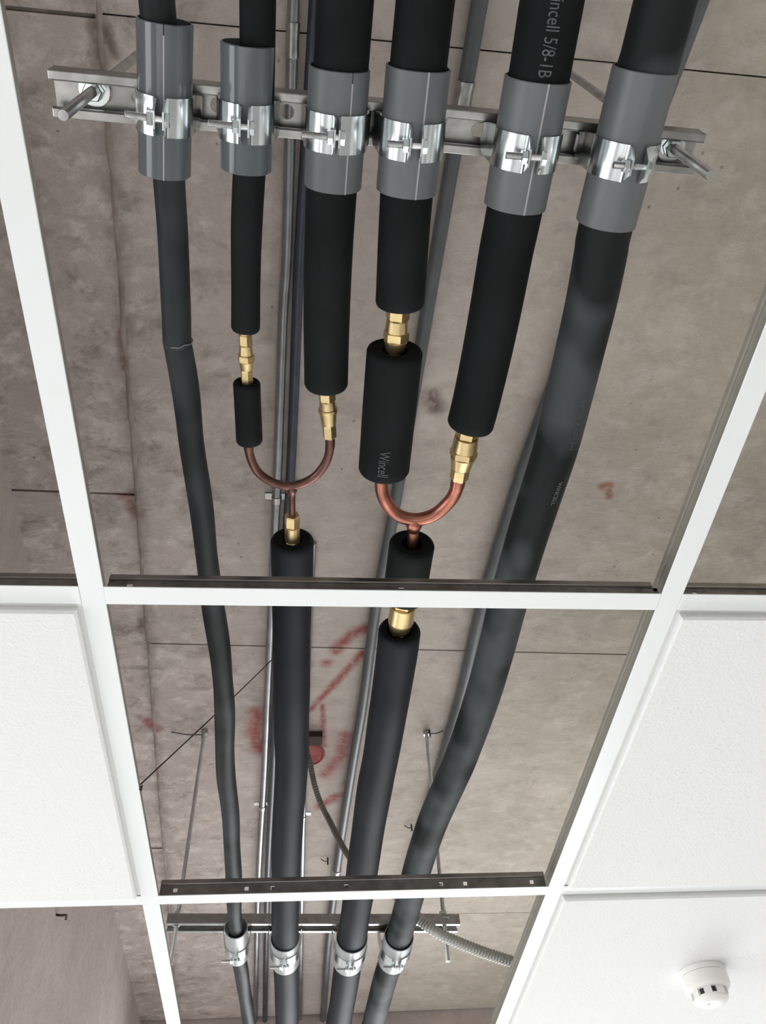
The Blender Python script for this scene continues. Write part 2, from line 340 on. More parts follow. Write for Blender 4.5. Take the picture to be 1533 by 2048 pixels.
# crusty bead of cement along the long joint
def bead(seed):
    v = []; f = []; n = 520; rr = random.Random(seed)
    for i in range(n + 1):
        y = -1.0 + 4.3 * i / n; x = jx(y) + 0.004 * noise.noise(Vector((y * 9, 3.1, 0))); wd = 0.0042 + 0.0045 * abs(noise.noise(Vector((y * 14, 7.7, 0)))); dp = 0.0012 + 0.0045 * max(0, noise.noise(Vector((y * 22, 1.3, 0.5))))
        z = SLAB + EYE
        v += [(x - wd, y, z + 0.001), (x - wd * 0.45, y, z - dp * 0.8 - 0.001), (x + wd * 0.25, y, z - dp - 0.0015), (x + wd, y, z + 0.001)]
    for i in range(n):
        for k in range(3): a = i * 4 + k; f.append((a, a + 1, a + 5, a + 4))
    o = obj('joint_bead', v, f, 'bead', slab, True, 60); return o
bead(3)
# downstand beams
b = MB().box((-0.95, -2.6, 0.655 + EYE), (-0.544, 5.6, SLAB + EYE + 0.02)); o = b.build('trim_1', 'beam', None, False); tag(o, 'smooth brown concrete beam side along the left of the opening', None, None, 'structure')
b = MB().box((-0.544, 3.305, 0.92 + EYE), (3.7, 3.65, SLAB + EYE + 0.02)); o = b.build('trim_2', 'beam', None, False); tag(o, 'brown concrete cross beam at the far end of the pipes', None, None, 'structure')
# floor and walls of the room below
def struct(name, boxes, mat, label):
    m = MB()
    for a, bb in boxes: m.box(a, bb)
    return tag(m.build(name, mat, None, False), label, None, None, 'structure')
struct('floor', [((-2.8, -2.6, -0.05), (3.7, 5.5, 0.0))], 'floor', 'pale grey screed floor of the room below')
TOP = SLAB + EYE + 0.2
struct('wall_right', [((3.7, -2.6, 0), (3.85, 5.5, TOP))], 'wallp', 'white painted wall on the right of the room')
struct('wall_back', [((-2.95, -2.75, 0), (3.85, -2.6, TOP))], 'wallp', 'white painted wall behind the photographer')
def window_wall(name, label, horiz, pos, lo, hi, openings):
    bx = []
    def seg(a, bb, z0, z1): bx.append((((a, pos, z0), (bb, pos + 0.15, z1)) if horiz else ((pos - 0.15, a, z0), (pos, bb, z1))))
    cur = lo
    for a, bb in openings:
        seg(cur, a, 0, TOP); seg(a, bb, 0, 0.5); seg(a, bb, 2.2, TOP); cur = bb
    seg(cur, hi, 0, TOP); struct(name, bx, 'wallp', label)
window_wall('wall_left', 'white painted wall with two windows on the left', False, -2.8, -2.75, 5.65, [(-0.65, 0.95), (1.65, 4.25)])
window_wall('wall_front', 'white painted wall with a window at the far end', True, 5.5, -2.8, 3.7, [(-0.1, 2.5)])
wn = 0
for fx, lo, hi in ((-2.85, -0.65, 0.95), (-2.85, 1.65, 4.25)):
    wn += 1; m = MB()
    for yy in (lo, (lo + hi) / 2 - 0.03, hi - 0.06): m.box((fx - 0.04, yy, 0.5), (fx, yy + 0.06, 2.2))
    m.box((fx - 0.04, lo, 0.5), (fx, hi, 0.56)); m.box((fx - 0.04, lo, 2.14), (fx, hi, 2.2))
    tag(m.build(f'window_{wn}', 'white', None, False), 'white window frame in the left wall', None, None, 'structure')
m = MB()
for xx in (-0.1, 1.17, 2.44): m.box((xx, 5.56, 0.5), (xx + 0.06, 5.6, 2.2))
m.box((-0.1, 5.56, 0.5), (2.5, 5.6, 0.56)); m.box((-0.1, 5.56, 2.14), (2.5, 5.6, 2.2)); tag(m.build('window_3', 'white', None, False), 'white window frame in the far wall', None, None, 'structure')
gx0, gx1, gy0, gy1 = XL - MOD, XL + 2 * MOD, Y1 - 2 * MOD, Y1 + 3 * MOD

# ------------------------------------------------------------------ ceiling grid tees
def tee(name, length, h, label, group, holes=(), web='teeweb', bulb='teebulb'):
    """local X along the tee, origin at flange underside in the middle of one end"""
    root = empty(name); f = MB()
    f.box((0, -0.012, 0), (length, 0.012, 0.0012)); 
    fl = f.build('flange', 'white', root, False)
    bev = fl.modifiers.new('b', 'BEVEL'); bev.width = 0.0005; bev.segments = 1
    wz0, wz1 = 0.0012, h - 0.008
    w_ = MB(); hs = sorted(holes); cur = 0.0; hz0, hz1 = wz0 + 0.010, wz0 + 0.0155
    for x in hs:
        w_.box((cur, -0.0006, wz0), (x - 0.003, 0.0006, wz1)); w_.box((x - 0.003, -0.0006, wz0), (x + 0.003, 0.0006, hz0)); w_.box((x - 0.003, -0.0006, hz1), (x + 0.003, 0.0006, wz1)); cur = x + 0.003
    w_.box((cur, -0.0006, wz0), (length, 0.0006, wz1)); w_.build('web', web, root, False)
    st = MB(); n = int(length / 0.021) if length < 1 else 0
    for i in range(n):
        for zz in (wz0 + 0.0045, wz1 - 0.003):
            x = 0.01 + i * 0.021
            if all(abs(x - q) > 0.006 for q in hs): st.box((x, -0.0011, zz - 0.0007), (x + 0.007, 0.0011, zz + 0.0007))
    if n: tag(st.build('stitching', web, root, False), None, None, None, 'stuff')
    bu = MB().box((0, -0.0032, h - 0.008), (length, 0.0032, h)); bo = bu.build('bulb', bulb, root, False)
    bv = bo.modifiers.new('b', 'BEVEL'); bv.width = 0.0012; bv.segments = 2
    tag(root, label, 'ceiling tee', group); return root
def place_main(k, label):
    t = tee('main_tee', 8.04, 0.038, label, 'white main tees running with the pipes', (), 'teegalv', 'teegalv'); t.location = (XL + MOD * k, -2.57, GRID + EYE); t.rotation_euler = (0, 0, math.pi / 2)
place_main(-1, 'white main tee at the far left, outside the picture edge')
place_main(0, 'long white main tee running down the left side of the pipes')
place_main(1, 'long white main tee running down the right side of the pipes')
place_main(2, 'white main tee at the far right beyond the smoke detector tile')
HX = {0: (0.022, 0.30, 0.50), 1: (0.022, 0.125, 0.163, 0.272, 0.415, 0.452, 0.555)}
CL = {(-1, 0): 'white cross tee left of the pipes at the top edge of the left tile', (0, 0): 'white cross tee crossing in front of the pipes below the copper branches',
      (1, 0): 'white cross tee at the right above the upper right tile', (-1, 1): 'white cross tee at the lower edge of the left tile',
      (0, 1): 'white cross tee with dark punched web just before the far strut channel', (1, 1): 'white cross tee between the two right tiles'}
SIDE = {-1: 'left', 0: 'middle', 1: 'right'}
for c in (-1, 0, 1):
    for j in (-1, 0, 1, 2):
        lab = CL.get((c, j), ('white cross tee above the photographer, %s bay, beyond the picture' if j < 0 else 'white cross tee past the far strut, %s bay, beyond the picture') % SIDE[c])
        # slots are punched where the photograph shows light spots in the web
        h = tuple(HX[1]) if j == 1 else ((0.022, 0.30, 0.578) if j == 0 else ())
        t = tee('cross_tee', MOD - 0.024, 0.0295, lab, 'white cross tees between the main tees', h); t.location = (XL + MOD * c + 0.012, Y1 + MOD * j, GRID + EYE - 0.0004)

# ------------------------------------------------------------------ ceiling tiles (tegular edge, the face hangs below the flange)
def tile(c, j, label, group):
    x0, y0 = XL + MOD * c, Y1 + MOD * j; D = 0.0075; z = GRID + EYE
    root = empty('ceiling_tile', (x0 + 0.3, y0 + 0.3, z)); e = 0.3 - 0.0165; g = 0.3 - 0.004
    v = []; 
    def sq(h, zz): return [(-h, -h, zz), (h, -h, zz), (h, h, zz), (-h, h, zz)]
    v = sq(e - 0.0025, -D) + sq(e, -D + 0.0025) + sq(e, 0.0018) + sq(g, 0.0018) + sq(g, 0.014)
    f = [(0, 3, 2, 1)]
    for k in range(4):
        for i in range(4): q = (i + 1) % 4; f.append((k * 4 + i, k * 4 + q, (k + 1) * 4 + q, (k + 1) * 4 + i))
    f.append((16, 17, 18, 19)); obj('board', v, f, 'tile', root, False); tag(root, label, 'ceiling tile', group); return root
TG = 'white mineral fibre ceiling tiles'
tile(-1, 0, 'speckled white ceiling tile left of the pipes, below the left cross tee', TG)
tile(1, 0, 'plain white ceiling tile at right, between the two right cross tees', TG)
tile(1, 1, 'white ceiling tile at lower right carrying the smoke detector', TG)

# ------------------------------------------------------------------ struts, rods
def strut(a, bb, label, slots):
    a = V(*a); bb = V(*bb); x = (bb - a).normalized(); Lg = (bb - a).length; z = Vector((0, 0, 1)); y = z.cross(x)
    m = Matrix((x, y, z)).transposed().to_4x4(); m.translation = a
    root = empty('strut_channel', mat=m); W, Hh, t, lip, ld = 0.019, 0.021, 0.0022, 0.0085, 0.006
    s = MB()
    for sg in (-1, 1):
        y0, y1 = sorted((sg * W, sg * (W - t))); s.box((0, y0, 0.001), (Lg, y1, Hh))
        y0, y1 = sorted((sg * W * 0.99, sg * (W - lip))); s.box((0, y0, 0), (Lg, y1, t))
        y0, y1 = sorted((sg * (W - lip), sg * (W - lip + t))); s.box((0, y0, 0), (Lg, y1, ld))
    o = s.build('side_rails', 'galv', root, False); bv = o.modifiers.new('b', 'BEVEL'); bv.width = 0.0009; bv.segments = 2; bv.limit_method = 'ANGLE'
    # slotted back plate
    bm = bmesh.new(); zz = Hh - t; hw = W - t
    outer = [bm.verts.new(p) for p in ((0, -hw, zz), (Lg, -hw, zz), (Lg, hw, zz), (0, hw, zz))]
    edges = [bm.edges.new((outer[i], outer[(i + 1) % 4])) for i in range(4)]; loops = []
    for cx, ln in slots:
        r = 0.0058 * 1.12; vs_ = []
        for i in range(24):
            g = 2 * math.pi * i / 24; dx = (ln / 2 - r) * (1 if math.cos(g) >= 0 else -1) if ln > 2 * r else 0
            vs_.append(bm.verts.new((cx + dx + r * math.cos(g), r * math.sin(g), zz)))
        loops.append(vs_); edges += [bm.edges.new((vs_[i], vs_[(i + 1) % 24])) for i in range(24)]
    bmesh.ops.triangle_fill(bm, edges=edges, use_beauty=True); bmesh.ops.recalc_face_normals(bm, faces=bm.faces)
    me = bpy.data.meshes.new('back_plate'); bm.to_mesh(me); bm.free(); me.materials.append(M['galv'])
    o = bpy.data.objects.new('back_plate', me); COL.objects.link(o); o.parent = root; so = o.modifiers.new('s', 'SOLIDIFY'); so.thickness = t; so.offset = 0
    tag(root, label, 'strut channel', 'galvanised strut channels carrying the pipes'); return root
strut((-0.2277, 0.1575, STRUT), (0.3698, 0.1717, STRUT), 'galvanised slotted strut channel carrying six pipes, nearest the camera', [(0.0355, 0.028), (0.0725, 0.0125), (0.142, 0.0125), (0.205, 0.0125), (0.27, 0.022), (0.345, 0.0125), (0.392, 0.030), (0.452, 0.0125), (0.498, 0.022), (0.5716, 0.028)])
strut((-0.2509, 1.6515, STRUT), (0.34, 1.6857, STRUT), 'galvanised strut channel carrying four pipes, far end', [(0.02, 0.026), (0.10, 0.026), (0.18, 0.026), (0.26, 0.026), (0.34, 0.026), (0.42, 0.026), (0.50, 0.026), (0.56, 0.026)])
def thread(mb, length, r, pitch, n=10, depth=0.10, axis='z', t0=0.0):
    prof = []; k = int(length / pitch)
    for i in range(k): prof += [(t0 + i * pitch, r * (1 - depth)), (t0 + (i + 0.5) * pitch, r)]
    prof.append((t0 + length, r * (1 - depth))); return mb.lathe(prof, n, axis)
def hexp(mb, r, t0, t1, axis, ch=0.12, rot=0.0):
    d = (t1 - t0) * ch; return mb.lathe([(t0, r * 0.9), (t0 + d, r), (t1 - d, r), (t1, r * 0.9)], 6, axis, rot=rot)
def rod(bot, top, zs, label):
    a, bb = V(*bot), V(*top); z = (bb - a).normalized(); x = Vector((0, 1, 0)).cross(z).normalized(); y = z.cross(x)
    m = Matrix((x, y, z)).transposed().to_4x4(); m.translation = a; root = empty('threaded_rod', mat=m)
    Lg = (bb - a).length; thread(MB(), Lg, 0.0046, 0.0015, 12, 0.09).build('rod', 'rod', root, True, 20)
    k = (zs - bot[2]) / z.z
    MB().lathe([(k + 0.012, 0.0045), (k + 0.012, 0.0135), (k + 0.0145, 0.0135), (k + 0.0145, 0.0045)], 24, caps=False).build('washer', 'zinc', root)
    hexp(MB(), 0.0088, k + 0.003, k + 0.0115, 'z').build('nut', 'zinc', root, False)
    hexp(MB(), 0.0088, k + 0.0225, k + 0.031, 'z').build('nut', 'zinc', root, False)
    MB().lathe([(Lg - 0.012, 0.0046), (Lg - 0.012, 0.0075), (Lg - 0.001, 0.0085)], 16).build('anchor', 'galv', root)
    tag(root, label, 'threaded rod', 'rods hanging the strut channels'); return root
rod((-0.1935, 0.1540, 0.706), (-0.1880, 0.158, SLAB), STRUT, 'threaded rod at the left end of the near strut channel')
rod((0.3450, 0.1690, 0.716), (0.3400, 0.166, SLAB), STRUT, 'threaded rod at the right end of the near strut channel')
rod((-0.2325, 1.649, 0.730), (-0.2262, 1.640, SLAB), STRUT, 'thin threaded rod at the left end of the far strut channel')
rod((0.3080, 1.680, 0.733), (0.3184, 1.648, SLAB), STRUT, 'thin threaded rod at the right end of the far strut channel')

# ------------------------------------------------------------------ clamps and plastic sleeves
def half_clamp(R, dz, wy, sg, root, gap):
    t = 0.0016; Ri = R + 0.0003; prof = []
    ear = 0.0135
    prof.append((gap, -R - ear)); prof.append((gap, -R - 0.0035))
    ph0 = math.asin(min(0.9, (gap + 0.0028) / R))
    prof.append((gap + 0.0008, -R - 0.0012))
    for k in range(17):
        ph = ph0 + (math.radians(100) - ph0) * k / 16; prof.append((Ri * math.sin(ph), -Ri * math.cos(ph)))
    prof.append((R + 0.0032, dz * 0.55)); prof.append((R + 0.0042, dz - 0.0005)); 
    # offset outwards
    out = []
    for i, (x, z) in enumerate(prof):
        a = prof[max(i - 1, 0)]; c = prof[min(i + 1, len(prof) - 1)]; dx, dzz = c[0] - a[0], c[1] - a[1]; l = math.hypot(dx, dzz); out.append((x + dzz / l * t, z - dx / l * t))
    n = len(prof); v = []; ny = 7
    ys = [-wy, -wy * 0.96, -wy * 0.6, 0, wy * 0.6, wy * 0.96, wy]
    for y in ys:
        for L_ in (prof, out):
            for i, (x, z) in enumerate(L_):
                yy = y
                if i == 0: yy = y * 0.45                       # rounded ear tip
                if i == 1: yy = y * 0.93
                if i >= n - 2: yy = y * (0.92 if i == n - 2 else 0.72)   # taper into the channel slot
                v.append((sg * x, yy, z))
    f = []
    for k in range(ny - 1):
        a, c = k * 2 * n, (k + 1) * 2 * n
        for i in range(n - 1):
            f.append((a + i, a + i + 1, c + i + 1, c + i)); f.append((a + n + i, c + n + i, c + n + i + 1, a + n + i + 1))
        f.append((a, c, c + n, a + n)); f.append((a + n - 1, a + 2 * n - 1, c + 2 * n - 1, c + n - 1))
    for a in (0, (ny - 1) * 2 * n):
        for i in range(n - 1): f.append((a + i, a + n + i, a + n + i + 1, a + i + 1))
    return obj('half_band', v, f, 'zinc', root, True, 40)
def clamp(center, yaw, R, label, group, gap=0.0028, blen=0.026, wy=0.0155, tilt=0.0):
    c = V(*center); root = empty('pipe_clamp', mat=Matrix.Translation(c) @ Matrix.Rotation(yaw, 4, 'Z') @ Matrix.Rotation(tilt, 4, 'Y')); dz = STRUT - center[2]
    for sg in (-1, 1): half_clamp(R, dz, wy, sg, root, gap)
    zb_ = -R - 0.0078; g = gap + 0.0016
    m = MB(); thread(m, blen, 0.0031, 0.00105, 12, 0.2, 'x', -blen - 0.002); m.lathe([(-0.003, 0.0028), (g + 0.004, 0.0028)], 12, 'x')
    bolt = m.build('bolt', 'rod', root, True, 20); bolt.location.z = zb_
    o = hexp(MB(), 0.0060, -g - 0.0055, -g - 0.0002, 'x', rot=math.pi / 6).build('nut', 'zinc', bolt, False)
    o = hexp(MB(), 0.0060, g + 0.0002, g + 0.0044, 'x', rot=math.pi / 6).build('bolt_head', 'zinc', bolt, False)
    for sg in (-1, 1):
        tb = MB().box((sg * (R + 0.0042) - 0.0009, -0.0075, dz - 0.001), (sg * (R + 0.0042) + 0.0009, 0.0075, dz + 0.0075)); tb.build('hook_tab', 'zinc', root, False)
    tag(root, label, 'pipe clamp', group); return root
def pvc_sleeve(a, bb, R, mat, label, group, seam=None, notch=False, wall=0.0018):
    """grey plastic tube split lengthwise; seam = angle from straight down, towards +X"""
    m = axis_matrix(V(*a), V(*bb)); root = empty('pvc_sleeve', mat=m); Lg = (Vector(bb) - Vector(a)).length; n = 64
    gp = 0.03 if seam is not None else 0.0; s0 = (seam or 0.0)
    v = []; f = []
    stations = [(0, R - 0.0006), (0.0006, R), (Lg - 0.0006, R), (Lg, R - 0.0006), (Lg, R - wall), (0, R - wall)]
    for t, r in stations:
        for i in range(n + 1):
            g = s0 + gp / 2 + (2 * math.pi - gp) * i / n; v.append((r * math.sin(g), t, -r * math.cos(g)))
    K = len(stations)
    for k in range(K):
        q = (k + 1) % K
        for i in range(n): f.append((k * (n + 1) + i, k * (n + 1) + i + 1, q * (n + 1) + i + 1, q * (n + 1) + i))
    if seam is not None:
        for e in (0, n): f.append(tuple(k * (n + 1) + e for k in range(K)))
    tube = obj('tube', v, f, mat, root, True, 40)
    if seam is not None:
        sm = MB(); t0 = 0.008 if notch else 0.0; 
        g0, g1 = s0 - gp / 2 - 0.012, s0 + gp / 2 + 0.012
        r0, r1 = R - wall * 0.8, R + 0.0002
        sm.add([(r * math.sin(g), t, -r * math.cos(g)) for r in (r0, r1) for t in (t0, Lg) for g in (g0, g1)], [(0, 1, 3, 2), (4, 6, 7, 5), (0, 4, 5, 1), (2, 3, 7, 6), (0, 2, 6, 4), (1, 5, 7, 3)])
        o = sm.build('cut_seam', 'seam', tube, False); o['label'] = 'pale cut edge along the sleeve'
    tag(root, label, 'pipe sleeve', group); return root
GS = 'grey plastic sleeves on the near strut'; GC = 'zinc clamps on the near strut'
NEAR = [((-0.1203, 0.092), (-0.1303, 0.2111), 0.0228, 'pvc_gloss', 0.10, True), ((-0.0541, 0.1036), (-0.0578, 0.2033), 0.0226, 'pvc_gloss', None, False),
        ((0.0223, 0.1156), (0.0203, 0.2125), 0.0260, 'pvc', 0.42, True), ((0.0887, 0.1104), (0.0877, 0.2121), 0.0277, 'pvc', 0.22, False),
        ((0.1922, 0.1118), (0.1907, 0.2191), 0.0290, 'pvc', 0.10, False), ((0.2841, 0.0988), (0.2815, 0.2302), 0.0283, 'pvc', None, False)]
WHO = ['leftmost, around the thin worn pipe', 'second from left', 'third from left', 'fourth from left', 'fifth from left', 'rightmost, around the long dusty pipe']
SLEEVES = []
for i, (a, bb, R, mt, seam, nt_) in enumerate(NEAR):
    zc = STRUT - R - 0.0035
    pvc_sleeve((*a, zc), (*bb, zc), R, mt, 'grey plastic sleeve on the near strut, ' + WHO[i], GS, seam, nt_)
    ys = 0.1575 + (a[0] + 0.2277) * 0.0238; t = (ys - a[1]) / (bb[1] - a[1]); cx = a[0] + (bb[0] - a[0]) * t
    clamp((cx, ys, zc), -math.atan2(bb[0] - a[0], bb[1] - a[1]), R, 'zinc clamp with bolt on the near strut, ' + WHO[i], GC, gap=(0.0030, 0.0028, 0.0012, 0.0042, 0.0045, 0.0062)[i], blen=(0.026, 0.028, 0.028, 0.022, 0.023, 0.020)[i], tilt=(0, 0, 0, 0, 0, -0.05)[i])
FAR = [((-0.1115, 1.600), (-0.1125, 1.715), 0.0225, 0.012), ((-0.0172, 1.634), (-0.0160, 1.733), 0.0285, 0.012), ((0.1142, 1.636), (0.1122, 1.735), 0.0312, 0.012), ((0.2088, 1.640), (0.2035, 1.742), 0.0295, 0.012)]
WHF = ['leftmost, around the thin pipe', 'second from the left', 'third from the left, around the thickest pipe', 'rightmost of the four']
for i, (a, bb, R, _) in enumerate(FAR):
    zc = STRUT - R - 0.0035; ys = 1.6515 + (a[0] + 0.2509) * 0.0579; t = (ys - a[1]) / (bb[1] - a[1]); cx = a[0] + (bb[0] - a[0]) * t
    pvc_sleeve((*a, zc), (*bb, zc), R, 'pvc_pale', 'short pale grey sleeve on the far strut, ' + WHF[i], 'pale sleeves on the far strut', (None, None, 0.05, 0.1)[i])
    clamp((cx, ys + 0.012, zc), -math.atan2(bb[0] - a[0], bb[1] - a[1]), R, 'small zinc strut clamp on the far strut, ' + WHF[i], 'zinc clamps on the far strut', gap=(0.003, 0.003, 0.004, 0.005)[i], blen=0.026)

# ------------------------------------------------------------------ insulated pipes
def wrap_text(body, size, path, s_mid, R, ang, mat, root, squeeze=1.0, label=None, off=0.0007):
    """lettering printed along a tube: it reads towards +Y, letter tops towards +X as seen from below"""
    cu_ = bpy.data.curves.new('print', 'FONT'); cu_.body = body; cu_.size = size; cu_.align_x = 'CENTER'; cu_.align_y = 'CENTER'; cu_.resolution_u = 3
    to = bpy.data.objects.new('print', cu_); COL.objects.link(to); dg = bpy.context.evaluated_depsgraph_get(); dg.update()
    me = bpy.data.meshes.new_from_object(to.evaluated_get(dg)); bpy.data.objects.remove(to); bpy.data.curves.remove(cu_)
    bm = bmesh.new(); bm.from_mesh(me); bmesh.ops.subdivide_edges(bm, edges=[e for e in bm.edges if e.calc_length() > size * 0.25], cuts=2); bmesh.ops.triangulate(bm, faces=bm.faces)
    cum = [0.0]
    for p, q in zip(path[:-1], path[1:]): cum.append(cum[-1] + (q - p).length)
    inv = root.matrix_world.inverted()
    for v in bm.verts:
        s = max(0.0, min(cum[-1] - 1e-6, s_mid + v.co.x * squeeze)); k = 0
        while cum[k + 1] < s: k += 1
        t = (s - cum[k]) / (cum[k + 1] - cum[k]); p = path[k].lerp(path[k + 1], t); d = (path[k + 1] - path[k]).normalized()
        side = Vector((0, 0, 1)).cross(d).normalized() * -1; dn = side.cross(d).normalized()
        if dn.z > 0: dn = -dn
        if side.x < 0: side = -side
        g = ang + v.co.y / R; v.co = inv @ (p + (side * math.sin(g) + dn * math.cos(g)) * (R + off))
    bm.to_mesh(me); bm.free(); me.name = 'printed_text'; me.materials.append(M[mat]); o = bpy.data.objects.new('printed_text', me); COL.objects.link(o); o.parent = [c for c in root.children if c.name.startswith('outer_skin')][0]
    if label: o['label'] = label
    return o
def ex(pts, z, back=None, fwd=None):
    P = [V(p[0], p[1], z if len(p) < 3 else p[2]) for p in pts]
    if back is not None: d = (P[1] - P[0]).normalized(); d = Vector((d.x * 0.3, d.y, 0)).normalized(); P = [P[0] + d * ((back - P[0].y) / d.y)] + P
    if fwd is not None: d = (P[-1] - P[-2]).normalized(); P = P + [P[-1] + d * ((fwd - P[-1].y) / d.y)]
    return P
GP = 'black foam insulated refrigerant pipes'
def pipe(pts, R, bore, mat, label, seed, **k):
    root, path = foam_tube('insulated_pipe', pts, R, bore, mat, seed, **k); tag(root, label, 'insulated pipe', GP); return root, path
Z1 = 0.7705
pipe(ex([(-0.1254, 0.0845), (-0.1235, 0.13), (-0.1245, 0.17), (-0.1265, 0.2164), (-0.1269, 0.2634), (-0.1285, 0.3067), (-0.1300, 0.3476), (-0.1315, 0.3790)], Z1, back=-0.75), 0.0143, 0.006, 'foam_dusty', 'thin worn black insulated pipe at the left, entering its sleeve', 1)
rj, _ = pipe(ex([(-0.1304, 0.3722), (-0.1277, 0.4025), (-0.1261, 0.4376), (-0.125, 0.4938), (-0.1203, 0.5689), (-0.1184, 0.6071), (-0.1151, 0.6886), (-0.1136, 0.7402), (-0.1088, 0.8091), (-0.1067, 0.8685), (-0.1063, 0.9429), (-0.1105, 1.0478), (-0.1112, 1.1111), (-0.1080, 1.1926), (-0.1082, 1.2805), (-0.1090, 1.3925), (-0.1116, 1.5347), (-0.1104, 1.6741), (-0.1063, 1.7723), (-0.1005, 1.9028), (-0.0958, 2.0272)], Z1, fwd=3.1), 0.0143, 0.006, 'foam_dusty', 'thin wavy black insulated pipe down the left, running to the far strut', 2, wob=0.0022)
m = MB(); ry = axis_matrix(V(-0.1306, 0.3700, Z1), V(-0.1277, 0.4025, Z1)); pts_ = [rj.matrix_world.inverted() @ (ry @ Vector((0.0146 * math.cos(g), 0.0030 + 0.0012 * math.sin(g * 5) * math.sin(g * 2), 0.0146 * math.sin(g)))) for g in [2 * math.pi * i / 60 for i in range(61)]]
bpy.context.view_layer.update(); pts_ = [rj.matrix_world.inverted() @ (ry @ Vector((0.0146 * math.cos(g), 0.0032 + 0.0012 * math.sin(g * 5) * math.sin(g * 2), 0.0146 * math.sin(g)))) for g in [2 * math.pi * i / 60 for i in range(61)]]
sweep(m, pts_, [0.0007] * 61, 6); o = m.build('torn_edge', 'print_pale', rj); o['label'] = 'pale torn rim where the two foam pieces meet'
pipe(ex([(-0.0456, 0.0791), (-0.0505, 0.1452), (-0.0558, 0.2131), (-0.0596, 0.2748), (-0.0624, 0.3591)], 0.7725, back=-0.75), 0.0145, 0.0055, 'foam', 'thin clean black insulated pipe, second from the left, ending at a brass fitting', 3)
pipe(ex([(-0.062, 0.4147), (-0.0613, 0.4893)], 0.768), 0.0146, 0.006, 'foam', 'short thin black foam piece above the smaller copper branch', 4, soft=0.003)
pipe(ex([(0.0245, 0.0741), (0.0226, 0.1137), (0.0193, 0.2174), (0.0185, 0.2706), (0.0194, 0.3417), (0.021, 0.4188)], 0.7705, back=-0.75), 0.0233, 0.008, 'foam', 'thick black insulated pipe, third from the left, ending above the smaller copper branch', 5)
r23, _ = pipe(ex([(-0.0124, 0.6268), (-0.0118, 0.6894), (-0.0123, 0.7416), (-0.0117, 0.8115), (-0.0107, 0.9248), (-0.0091, 1.0531), (-0.0101, 1.1172), (-0.0133, 1.2284), (-0.0161, 1.3198), (-0.0166, 1.4018), (-0.0169, 1.5269), (-0.0162, 1.6868), (-0.0136, 1.8208), (-0.0102, 2.0434)], 0.768, fwd=3.1), 0.0258, 0.0105, 'foam_slate', 'thick black insulated pipe running on from the smaller copper branch to the far strut', 6)
pipe(ex([(0.0889, 0.0696), (0.0877, 0.1093), (0.0885, 0.2156), (0.0895, 0.2667), (0.0914, 0.3233)], 0.7688, back=-0.75), 0.0245, 0.009, 'foam', 'black insulated pipe, fourth from the left, ending high above the short foam piece', 7)
r4, p4 = pipe(ex([(0.0908, 0.3700), (0.091, 0.5235)], 0.768), 0.0292, 0.0125, 'foam', 'short thick black foam piece with grey lettering above the larger copper branch', 8, wob=0.0005)
r5, p5 = pipe(ex([(0.1926, 0.0622), (0.1925, 0.1097), (0.1911, 0.2209), (0.1898, 0.2613), (0.1893, 0.3121), (0.1880, 0.367), (0.1852, 0.4267), (0.1824, 0.4597)], 0.7675, back=-0.75), 0.0262, 0.010, 'foam', 'thick black insulated pipe with grey lettering, fifth from left, ending in brass', 9, wob=0.0005)
pipe(ex([(0.1352, 0.6290), (0.1342, 0.6823), (0.1338, 0.7188)], 0.768), 0.0283, 0.0125, 'foam', 'stub of black foam below the larger copper branch, behind the cross tee', 10)
pipe(ex([(0.132, 0.7770), (0.1327, 0.8301), (0.1314, 0.9249), (0.1278, 1.0547), (0.1252, 1.1195), (0.1218, 1.232), (0.1191, 1.4074), (0.1164, 1.553), (0.1130, 1.6952), (0.1115, 1.8305), (0.1057, 2.0544)], 0.7660, fwd=3.1), 0.0283, 0.0165, 'foam_slate', 'thickest black insulated pipe, running on below the cross tee to the far strut', 11)
r6, p6 = pipe(ex([(0.2868, 0.0553), (0.2845, 0.0958), (0.2822, 0.232), (0.2835, 0.2562), (0.2860, 0.3072), (0.2866, 0.3626), (0.2868, 0.4226), (0.2860, 0.4878), (0.2810, 0.5593), (0.2760, 0.6376), (0.2722, 0.7374), (0.2712, 0.809), (0.2665, 0.925), (0.2553, 1.0562), (0.2468, 1.1216), (0.2310, 1.2349), (0.2232, 1.328), (0.2189, 1.4115), (0.2134, 1.5582), (0.2053, 1.7013), (0.1955, 1.8369), (0.1866, 2.0622)], 0.7678, back=-0.75, fwd=3.1), 0.0256, 0.010, 'foam_patchy', 'long dusty black insulated pipe on the right, running the whole way to the far strut', 12, wob=0.0004)
def s_at(path, y):
    s = 0.0
    for p, q in zip(path[:-1], path[1:]):
        if q.y >= y: return s + (q - p).length * (y - p.y) / (q.y - p.y)
        s += (q - p).length
    return s
wrap_text('Wincell', 0.0165, p4, s_at(p4, 0.4955), 0.0292, -0.16, 'print', r4, 0.66, 'grey printed lettering')
wrap_text('Wincell 5/8-1B 3', 0.0155, p5, s_at(p5, 0.0785), 0.0262, -0.10, 'print', r5, 0.72, 'grey printed lettering')
wrap_text('5/8 - 13  X 1,2 X 2 M', 0.0058, p6, s_at(p6, 0.440), 0.0256, 0.30, 'print', r6, 1.25, 'faint small printed lettering')
wrap_text('WINCELL', 0.0078, p6, s_at(p6, 0.531), 0.0256, 0.30, 'print_pale', r6, 1.0, 'pale small printed lettering')

